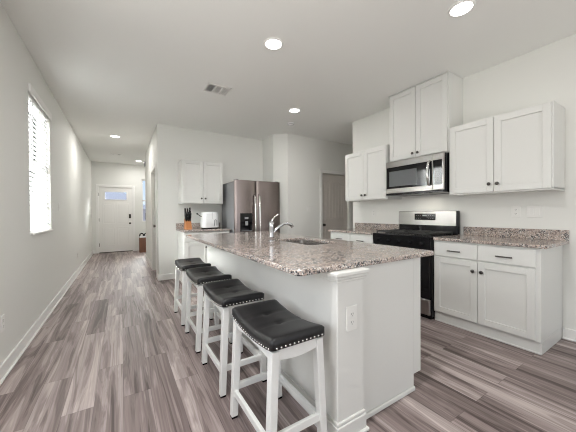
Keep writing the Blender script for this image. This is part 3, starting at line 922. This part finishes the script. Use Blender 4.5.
# ------------------------------------------------------------------ stools
def cushion(hx, hy, r=.022):
    """saddle seat: ends (±y) high, middle low, domed, with tufts"""
    mb = MB(); t = bmesh.new()
    def axis(h, n):
        a = [-1 + 2 * i / n for i in range(n + 1)]
        return [math.copysign(abs(v) ** .72, v) * h for v in a]
    xs, ys = axis(hx, 24), axis(hy, 34)
    sad = lambda y: .026 * abs(y / hy) ** 2.0
    bot = lambda y: .560 + sad(y)
    def top(x, y):
        ex = max(0, 1 - abs(x / hx) ** 9) ** .5; ey = max(0, 1 - abs(y / hy) ** 12) ** .5
        z = bot(y) + .030 + .018 * ex * ey + .006 * (1 - (x / hx) ** 2) * (1 - (y / hy) ** 2) + .010 * abs(y / hy) ** 2
        for ty in (-.055, .085):
            d2 = x ** 2 + (y - ty) ** 2
            z -= .010 * math.exp(-d2 / (2 * .010 ** 2)) + .0025 * math.exp(-d2 / (2 * .025 ** 2))
            z -= .0028 * math.exp(-((y - ty) / .005) ** 2) * ex * min(1, abs(x) / .02)
        return z
    g = [[t.verts.new((x * (1 - .035 * (1 - 0)) if False else x, y, top(x, y))) for y in ys] for x in xs]
    for i in range(len(xs) - 1):
        for j in range(len(ys) - 1):
            t.faces.new((g[i][j], g[i + 1][j], g[i + 1][j + 1], g[i][j + 1]))
    rim = [g[i][0] for i in range(len(xs))] + [g[-1][j] for j in range(1, len(ys))] + [g[i][-1] for i in range(len(xs) - 2, -1, -1)] + [g[0][j] for j in range(len(ys) - 2, 0, -1)]
    low = [t.verts.new((v.co.x * 1.0, v.co.y * 1.0, bot(v.co.y))) for v in rim]
    for k in range(len(rim)):
        k2 = (k + 1) % len(rim)
        t.faces.new((rim[k], low[k], low[k2], rim[k2]))
    t.faces.new(low)
    # round the plan corners
    cr_ = .02
    for v in t.verts:
        ax, ay = abs(v.co.x), abs(v.co.y)
        dx, dy = ax - (hx - cr_), ay - (hy - cr_)
        if dx > 0 and dy > 0:
            m_ = max(dx, dy); l_ = math.hypot(dx, dy)
            if l_ > 1e-9:
                k_ = m_ / l_
                v.co.x = math.copysign(hx - cr_ + dx * k_, v.co.x); v.co.y = math.copysign(hy - cr_ + dy * k_, v.co.y)
    bmesh.ops.recalc_face_normals(t, faces=t.faces[:])
    mb._add(t, None, True)
    return mb, bot

SHX, SHY = .152, .250
LX_T, LY_T, LX_B, LY_B, LW = .123, .216, .150, .222, .0205
def make_stool(label, loc):
    st = thing('counter_stool', label, 'stool', loc, 0, 'saddle counter stools along the island')
    mb, bot = cushion(SHX, SHY)
    seat = mb.build('seat', M_LEATH, st)
    for ty in (-.055, .085):
        b = MB(); b.lathe([(0, .0055), (.007, .004), (.009, .0), (.007, -.003), (0, -.003)], 12, Matrix.Translation((0, ty, .594)))
        b.build('tuft_button', M_LEATH, seat)
    # legs
    def leg(sx_, sy_):
        m = MB()
        def sq(cx, cy, z, w): return [(cx - w, cy - w, z), (cx + w, cy - w, z), (cx + w, cy + w, z), (cx - w, cy + w, z)]
        m.hexa(sq(sx_ * LX_B, sy_ * LY_B, .012, LW * .93), sq(sx_ * LX_T, sy_ * LY_T, .572, LW), .003)
        o = m.build('leg', M_STOOL, st)
        m = MB(); m.hexa(sq(sx_ * LX_B, sy_ * LY_B, .0, .017), sq(sx_ * LX_B, sy_ * LY_B, .013, .018), .001)
        m.build('foot_glide', M_BLACK, o)
    for a in (-1, 1):
        for b in (-1, 1):
            leg(a, b)
    # aprons: sagging lower edge on the short sides, arched on the long ones
    def apron(p0, p1, thick, ztop, zlow):
        m = MB(); t = bmesh.new()
        n_ = 12; rows = []
        d = Vector((p1[0] - p0[0], p1[1] - p0[1], 0)).normalized(); nrm = Vector((-d.y, d.x, 0)) * thick / 2
        for k in range(n_ + 1):
            u = k / n_
            p = Vector((p0[0] + (p1[0] - p0[0]) * u, p0[1] + (p1[1] - p0[1]) * u, 0))
            rows.append([t.verts.new(p + nrm + Vector((0, 0, zlow(u)))), t.verts.new(p - nrm + Vector((0, 0, zlow(u)))), t.verts.new(p - nrm + Vector((0, 0, ztop(p.y)))), t.verts.new(p + nrm + Vector((0, 0, ztop(p.y))))])
        for a, b in zip(rows, rows[1:]):
            for q in range(4):
                t.faces.new((a[q], a[(q + 1) % 4], b[(q + 1) % 4], b[q]))
        t.faces.new(rows[0][::-1]); t.faces.new(rows[-1])
        m._add(t)
        m.build('apron', M_STOOL, st)
    zt = lambda y: bot(y) + .002
    for s in (-1, 1):
        apron((-LX_T + .01, s * LY_T), (LX_T - .01, s * LY_T), .028, zt, lambda u:   .531 - .013 * math.sin(PI * u))
        apron((s * LX_T, -LY_T + .01), (s * LX_T, LY_T - .01), .028, zt, lambda u: .524 + .012 * math.sin(PI * u))
    # stretchers
    def lerp(z): k = (z - .012) / .56; return LX_B + (LX_T - LX_B) * k, LY_B + (LY_T - LY_B) * k
    for s in (-1, 1):
        x, y = lerp(.15)
        MB().box(s * x - .010, s * x + .010, -y, y, .132, .168, .002).build('stretcher', M_STOOL, st)
        x, y = lerp(.178)
        MB().box(-x, x, s * y - .010, s * y + .010, .158, .195, .002).build('stretcher', M_STOOL, st)
    # nailheads round the lower edge of the leather
    head = None
    def nail(x, y, ang):
        nonlocal head
        z = bot(y) + .0085
        if head is None:
            m = MB(); m.lathe([(0, .004), (.0035, .0032), (.0052, .001), (.0054, 0), (0, 0)], 10)
            head = m.build('nailhead', M_NAIL, st)
            o = head
        else:
            o = head.copy(); COL.objects.link(o); o.parent = st
        o.matrix_local = Matrix.Translation((x, y, z)) @ Matrix.Rotation(ang, 4, 'Z') @ Matrix.Rotation(PI / 2, 4, 'Y')
    nx, ny = 12, 20
    for k in range(nx):
        x = -SHX + .026 + (2 * SHX - .052) * k / (nx - 1)
        nail(x, -SHY - .0005, -PI / 2); nail(x, SHY + .0005, PI / 2)
    for k in range(ny):
        y = -SHY + .026 + (2 * SHY - .052) * k / (ny - 1)
        nail(-SHX - .0005, y, PI); nail(SHX + .0005, y, 0)
    return st
SX = .694
s1 = make_stool('black leather saddle stool nearest the camera, at the island pilaster', (SX, 1.255, 0))
copy_tree(s1, (SX, 1.905, 0), 'second black saddle stool from the camera along the island')
copy_tree(s1, (SX, 2.555, 0), 'third black saddle stool from the camera along the island')
copy_tree(s1, (SX, 3.205, 0), 'farthest black saddle stool, at the far end of the island')

# ------------------------------------------------------------------ on the small counter
kb = thing('knife_block', 'orange-brown wooden knife block with black handles by the toaster', 'knife block', (1.0, 4.92, Z1))
MB().hexa([(-.055, -.05, 0), (.055, -.05, 0), (.055, .09, 0), (-.055, .09, 0)], [(-.05, -.02, .135), (.05, -.02, .135), (.05, .085, .19), (-.05, .085, .19)], .004).build('block', M_OAK, kb)
i = 0
for r_, (yy, zz) in enumerate(((.0, .14), (.035, .16), (.068, .18))):
    for c_ in range(3):
        x = -.032 + .032 * c_
        L_ = (.13, .15, .19)[r_] + (.015 if c_ == 2 else 0)
        m = MB(); m.tube([(x, yy, zz - .01), (x + .004 * (c_ - 1), yy - .02, zz + L_ * .5), (x + .008 * (c_ - 1), yy - .03, zz + L_)], [.012, .016, .014], 8)
        m.build('knife_handle', M_BLACK, kb)

ts = thing('toaster', 'white rounded toaster with black base and side lever on the small counter', 'toaster', (1.385, 4.93, Z1))
MB().slab(rrect(-.14, .14, -.10, .13, .07, 6), 0, .018, (), .004).build('toaster_base', M_BLACK, ts)
mb = MB(); t = bmesh.new()
lv = [(.018, .0), (.03, -.006), (.15, -.006), (.26, .004), (.292, .016), (.304, .04)]
vs = [[t.verts.new((x, y, z)) for x, y in rrect(-.148 + q, .148 - q, -.108 + q, .138 - q, .075, 6)] for z, q in lv]
for a, b in zip(vs, vs[1:]):
    for k in range(len(a)):
        t.faces.new((a[k], a[(k + 1) % len(a)], b[(k + 1) % len(b)], b[k]))
t.faces.new(vs[-1]); t.faces.new(vs[0][::-1])
mb._add(t, None, True)
mb.build('toaster_body', M_WHITEP, ts)
MB().box(-.09, .09, -.015, .005, .3005, .306).box(-.09, .09, .03, .05, .3005, .306).build('bread_slot', M_BLACK, ts)
MB().tube([(-.14, 0, .215), (-.185, -.005, .238), (-.225, -.01, .27)], [.008, .007, .007], 8).tube([(-.218, -.01, .265), (-.238, -.012, .279)], .014, 10).build('lever', M_BLACK, ts)
MB().box(.012, .016, -.112, -.100, .09, .29).build('seam', M_GREYP, ts)
MB().tube([(.05, -.11, .05), (.05, -.125, .15), (.065, -.13, .165), (.09, -.13, .15), (.095, -.11, .05)], .006, 8).build('front_handle', M_GREYP, ts)

# ------------------------------------------------------------------ brown crate by the entry
ct = thing('storage_basket', 'reddish brown upright basket with two black handles by the front door', 'basket', (.60, 9.50, 0))
mb = MB()
mb.box(-.135, .135, -.12, .12, 0, .46, .006)
mb.build('basket_body', M_CRATE, ct)
MB().box(-.125, .125, -.113, .113, .455, .505, .004).build('liner', M_WHITEP, ct)
for x in (-.065, .06):
    m = MB(); m.tube([(x - .05, -.03, .49)] + [(x - .05 * math.cos(PI * k / 8), -.03, .525 + .06 * math.sin(PI * k / 8)) for k in range(9)] + [(x + .05, -.03, .49)], .019, 8)
    m.build('handle', M_BLACK, ct)

# ------------------------------------------------------------------ ceiling fittings
def downlight(label, x, y, power, r=.092):
    t = thing('recessed_downlight', label, 'ceiling light', (x, y, C), 0, 'recessed ceiling lights')
    MB().lathe([(r, 0), (r, -.004), (r * .95, -.009), (r * .84, -.010), (r * .82, -.006), (r * .82, 0)], 32).build('trim_ring', M_TRIM, t)
    MB().lathe([(0, -.012), (r * .6, -.011), (r * .83, -.006), (r * .83, -.001), (0, -.001)], 32).build('lens', M_LENS, t)
    l = bpy.data.lights.new('downlight_lamp', 'AREA'); l.shape = 'DISK'; l.size = r * 1.4; l.energy = power; l.color = LAMP_COL
    o = bpy.data.objects.new('downlight_lamp', l); COL.objects.link(o); o.parent = t; o.location = (0, 0, -.02)
downlight('recessed ceiling light above the island, nearest the ceiling vent', 1.238, 2.215, LAMP_W)
downlight('recessed ceiling light in front of the tall wall cabinet, top right', 2.285, 1.060, LAMP_W * .2)
downlight('recessed ceiling light between the island and the pantry wall', 2.305, 3.469, LAMP_W * 2.1)
downlight('added unseen recessed ceiling light over the walkway beside the near end of the island', .12, .85, LAMP_W * 5.5)  # extra lamp added out of view to lift the near left wall and floor
downlight('larger-looking recessed ceiling light in the middle of the hall', -.089, 6.52, LAMP_WH)
downlight('farthest recessed ceiling light, just inside the front door', .462, 9.15, LAMP_WH)

M_VENTD = paint('vent_dark', (.10, .10, .10), .6)
def vent(label, x, y, w, h):
    t = thing('ceiling_vent', label, 'air vent', (x, y, C), 0, 'ceiling air vents')
    fw = .022
    mb = MB()
    for a, b, c, d in ((-w / 2, w / 2, -h / 2, -h / 2 + fw), (-w / 2, w / 2, h / 2 - fw, h / 2), (-w / 2, -w / 2 + fw, -h / 2, h / 2), (w / 2 - fw, w / 2, -h / 2, h / 2)):
        mb.box(a, b, c, d, -.010, 0, .003)
    mb.build('vent_frame', M_TRIM, t)
    MB().box(-w / 2 + fw, w / 2 - fw, -h / 2 + fw, h / 2 - fw, -.002, -.0005).build('duct_opening', M_VENTD, t)
    iw = (w - 2 * fw) / 3
    for s_, ang in ((0, -50), (1, -18), (2, 60)):
        m = MB(); x0 = -w / 2 + fw + s_ * iw
        for k in range(4):
            cx = x0 + (k + .5) * iw / 4
            m.box(-.0085, .0085, -h / 2 + fw, h / 2 - fw, -.0008, .0008, M=Matrix.Translation((cx, 0, -.0075)) @ Matrix.Rotation(math.radians(ang), 4, 'Y'))
        m.box(x0 + iw - .004, x0 + iw + .004, -h / 2 + fw, h / 2 - fw, -.010, -.002) if s_ < 2 else None
        m.build('louver', M_TRIM, t)
vent('white three-section ceiling air vent above the kitchen', 1.07, 3.40, .31, .245)
vent('far ceiling air vent in the hall near the front door', -.10, 8.46, .24, .14)

sm = thing('smoke_detector', 'small white round smoke detector on the ceiling by the pantry wall', 'smoke detector', (2.585, 4.01, C))
MB().lathe([(0, 0), (.062, 0), (.062, -.012), (.05, -.032), (.03, -.036), (0, -.036)], 24).build('housing', M_WHITEP, sm)
MB().lathe([(.052, -.0285), (.056, -.0235), (.0585, -.0185), (.0535, -.0275)], 24).build('grille_ring', M_GREYP, sm)

# ------------------------------------------------------------------ wall plates
def plate(name, label, cat, loc, rz, w, h, kind, group=None):
    """local: facing -y, centred"""
    t = thing(name, label, cat, loc, rz, group)
    MB().box(-w / 2, w / 2, -.006, 0, -h / 2, h / 2, .003).build('cover_plate', M_PLATE, t)
    if kind == 'outlet':
        for s in (-1, 1):
            f = MB(); f.slab(rrect(-.0165, .0165, -.014, .014, .009, 4), 0, .002, M=Matrix.Translation((0, -.006, s * .0215)) @ Matrix.Rotation(PI / 2, 4, 'X'))
            o = f.build('socket', M_PLATE, t)
            q = s * .0215
            MB().box(-.0075, -.0050, -.0084, -.008, q - .002, q + .007).box(.0050, .0075, -.0084, -.008, q - .002, q + .007).box(-.002, .002, -.0084, -.008, q - .010, q - .006).build('slot', M_SLOT, o)
    else:
        nsw = kind
        for k in range(nsw):
            x = (k - (nsw - 1) / 2) * .046
            MB().box(x - .0165, x + .0165, -.0075, -.006, -.033, .033, .0).build('rocker_frame', M_TRIM, t)
            MB().hexa([(x - .0145, -.0105, -.031), (x + .0145, -.0105, -.031), (x + .0145, -.007, -.031), (x - .0145, -.007, -.031)], [(x - .0145, -.0085, .031), (x + .0145, -.0085, .031), (x + .0145, -.007, .031), (x - .0145, -.007, .031)]).build('rocker', M_PLATE, t)
    return t
GO = 'electrical outlets'
plate('wall_outlet', 'white duplex outlet on the island pilaster', 'outlet', (1.019, PY0, .632), 0, .080, .130, 'outlet', GO)
plate('wall_outlet', 'white duplex outlet on the range wall above the right counter', 'outlet', (XR, 1.09, 1.185), RZ, .074, .118, 'outlet', GO)
plate('light_switch', 'wide white two-gang switch plate beside the outlet above the right counter', 'switch', (XR, .944, 1.182), RZ, .118, .118, 2, 'wall switches')
plate('wall_outlet', 'white outlet on the range wall left of the range', 'outlet', (XR, 2.93, 1.184), RZ, .074, .118, 'outlet', GO)
plate('light_switch', 'two-gang switch plate on the pantry wall left of the grey door', 'switch', (3.363, YP, 1.262), 0, .118, .118, 2, 'wall switches')
plate('light_switch', 'single white switch on the left wall past the window', 'switch', (XL, 4.92, 1.30), PI / 2, .074, .118, 1, 'wall switches')
plate('wall_outlet', 'low outlet on the left wall at the left edge of the picture', 'outlet', (XL, 2.765, .39), PI / 2, .074, .118, 'outlet', GO)
plate('wall_outlet', 'low outlet far along the left wall towards the front door', 'outlet', (XL, 6.75, .365), PI / 2, .074, .118, 'outlet', GO)
ch = thing('door_chime', 'small door chime high on the hall wall corner', 'chime', (XC, 7.95, 2.50))
MB().box(-.03, 0, -.045, .045, -.06, .06, .006).build('chime_cover', M_GREYP, ch)
MB().box(-.034, -.03, -.035, .035, -.045, .0, .001).build('chime_grille', M_GREYP, ch)
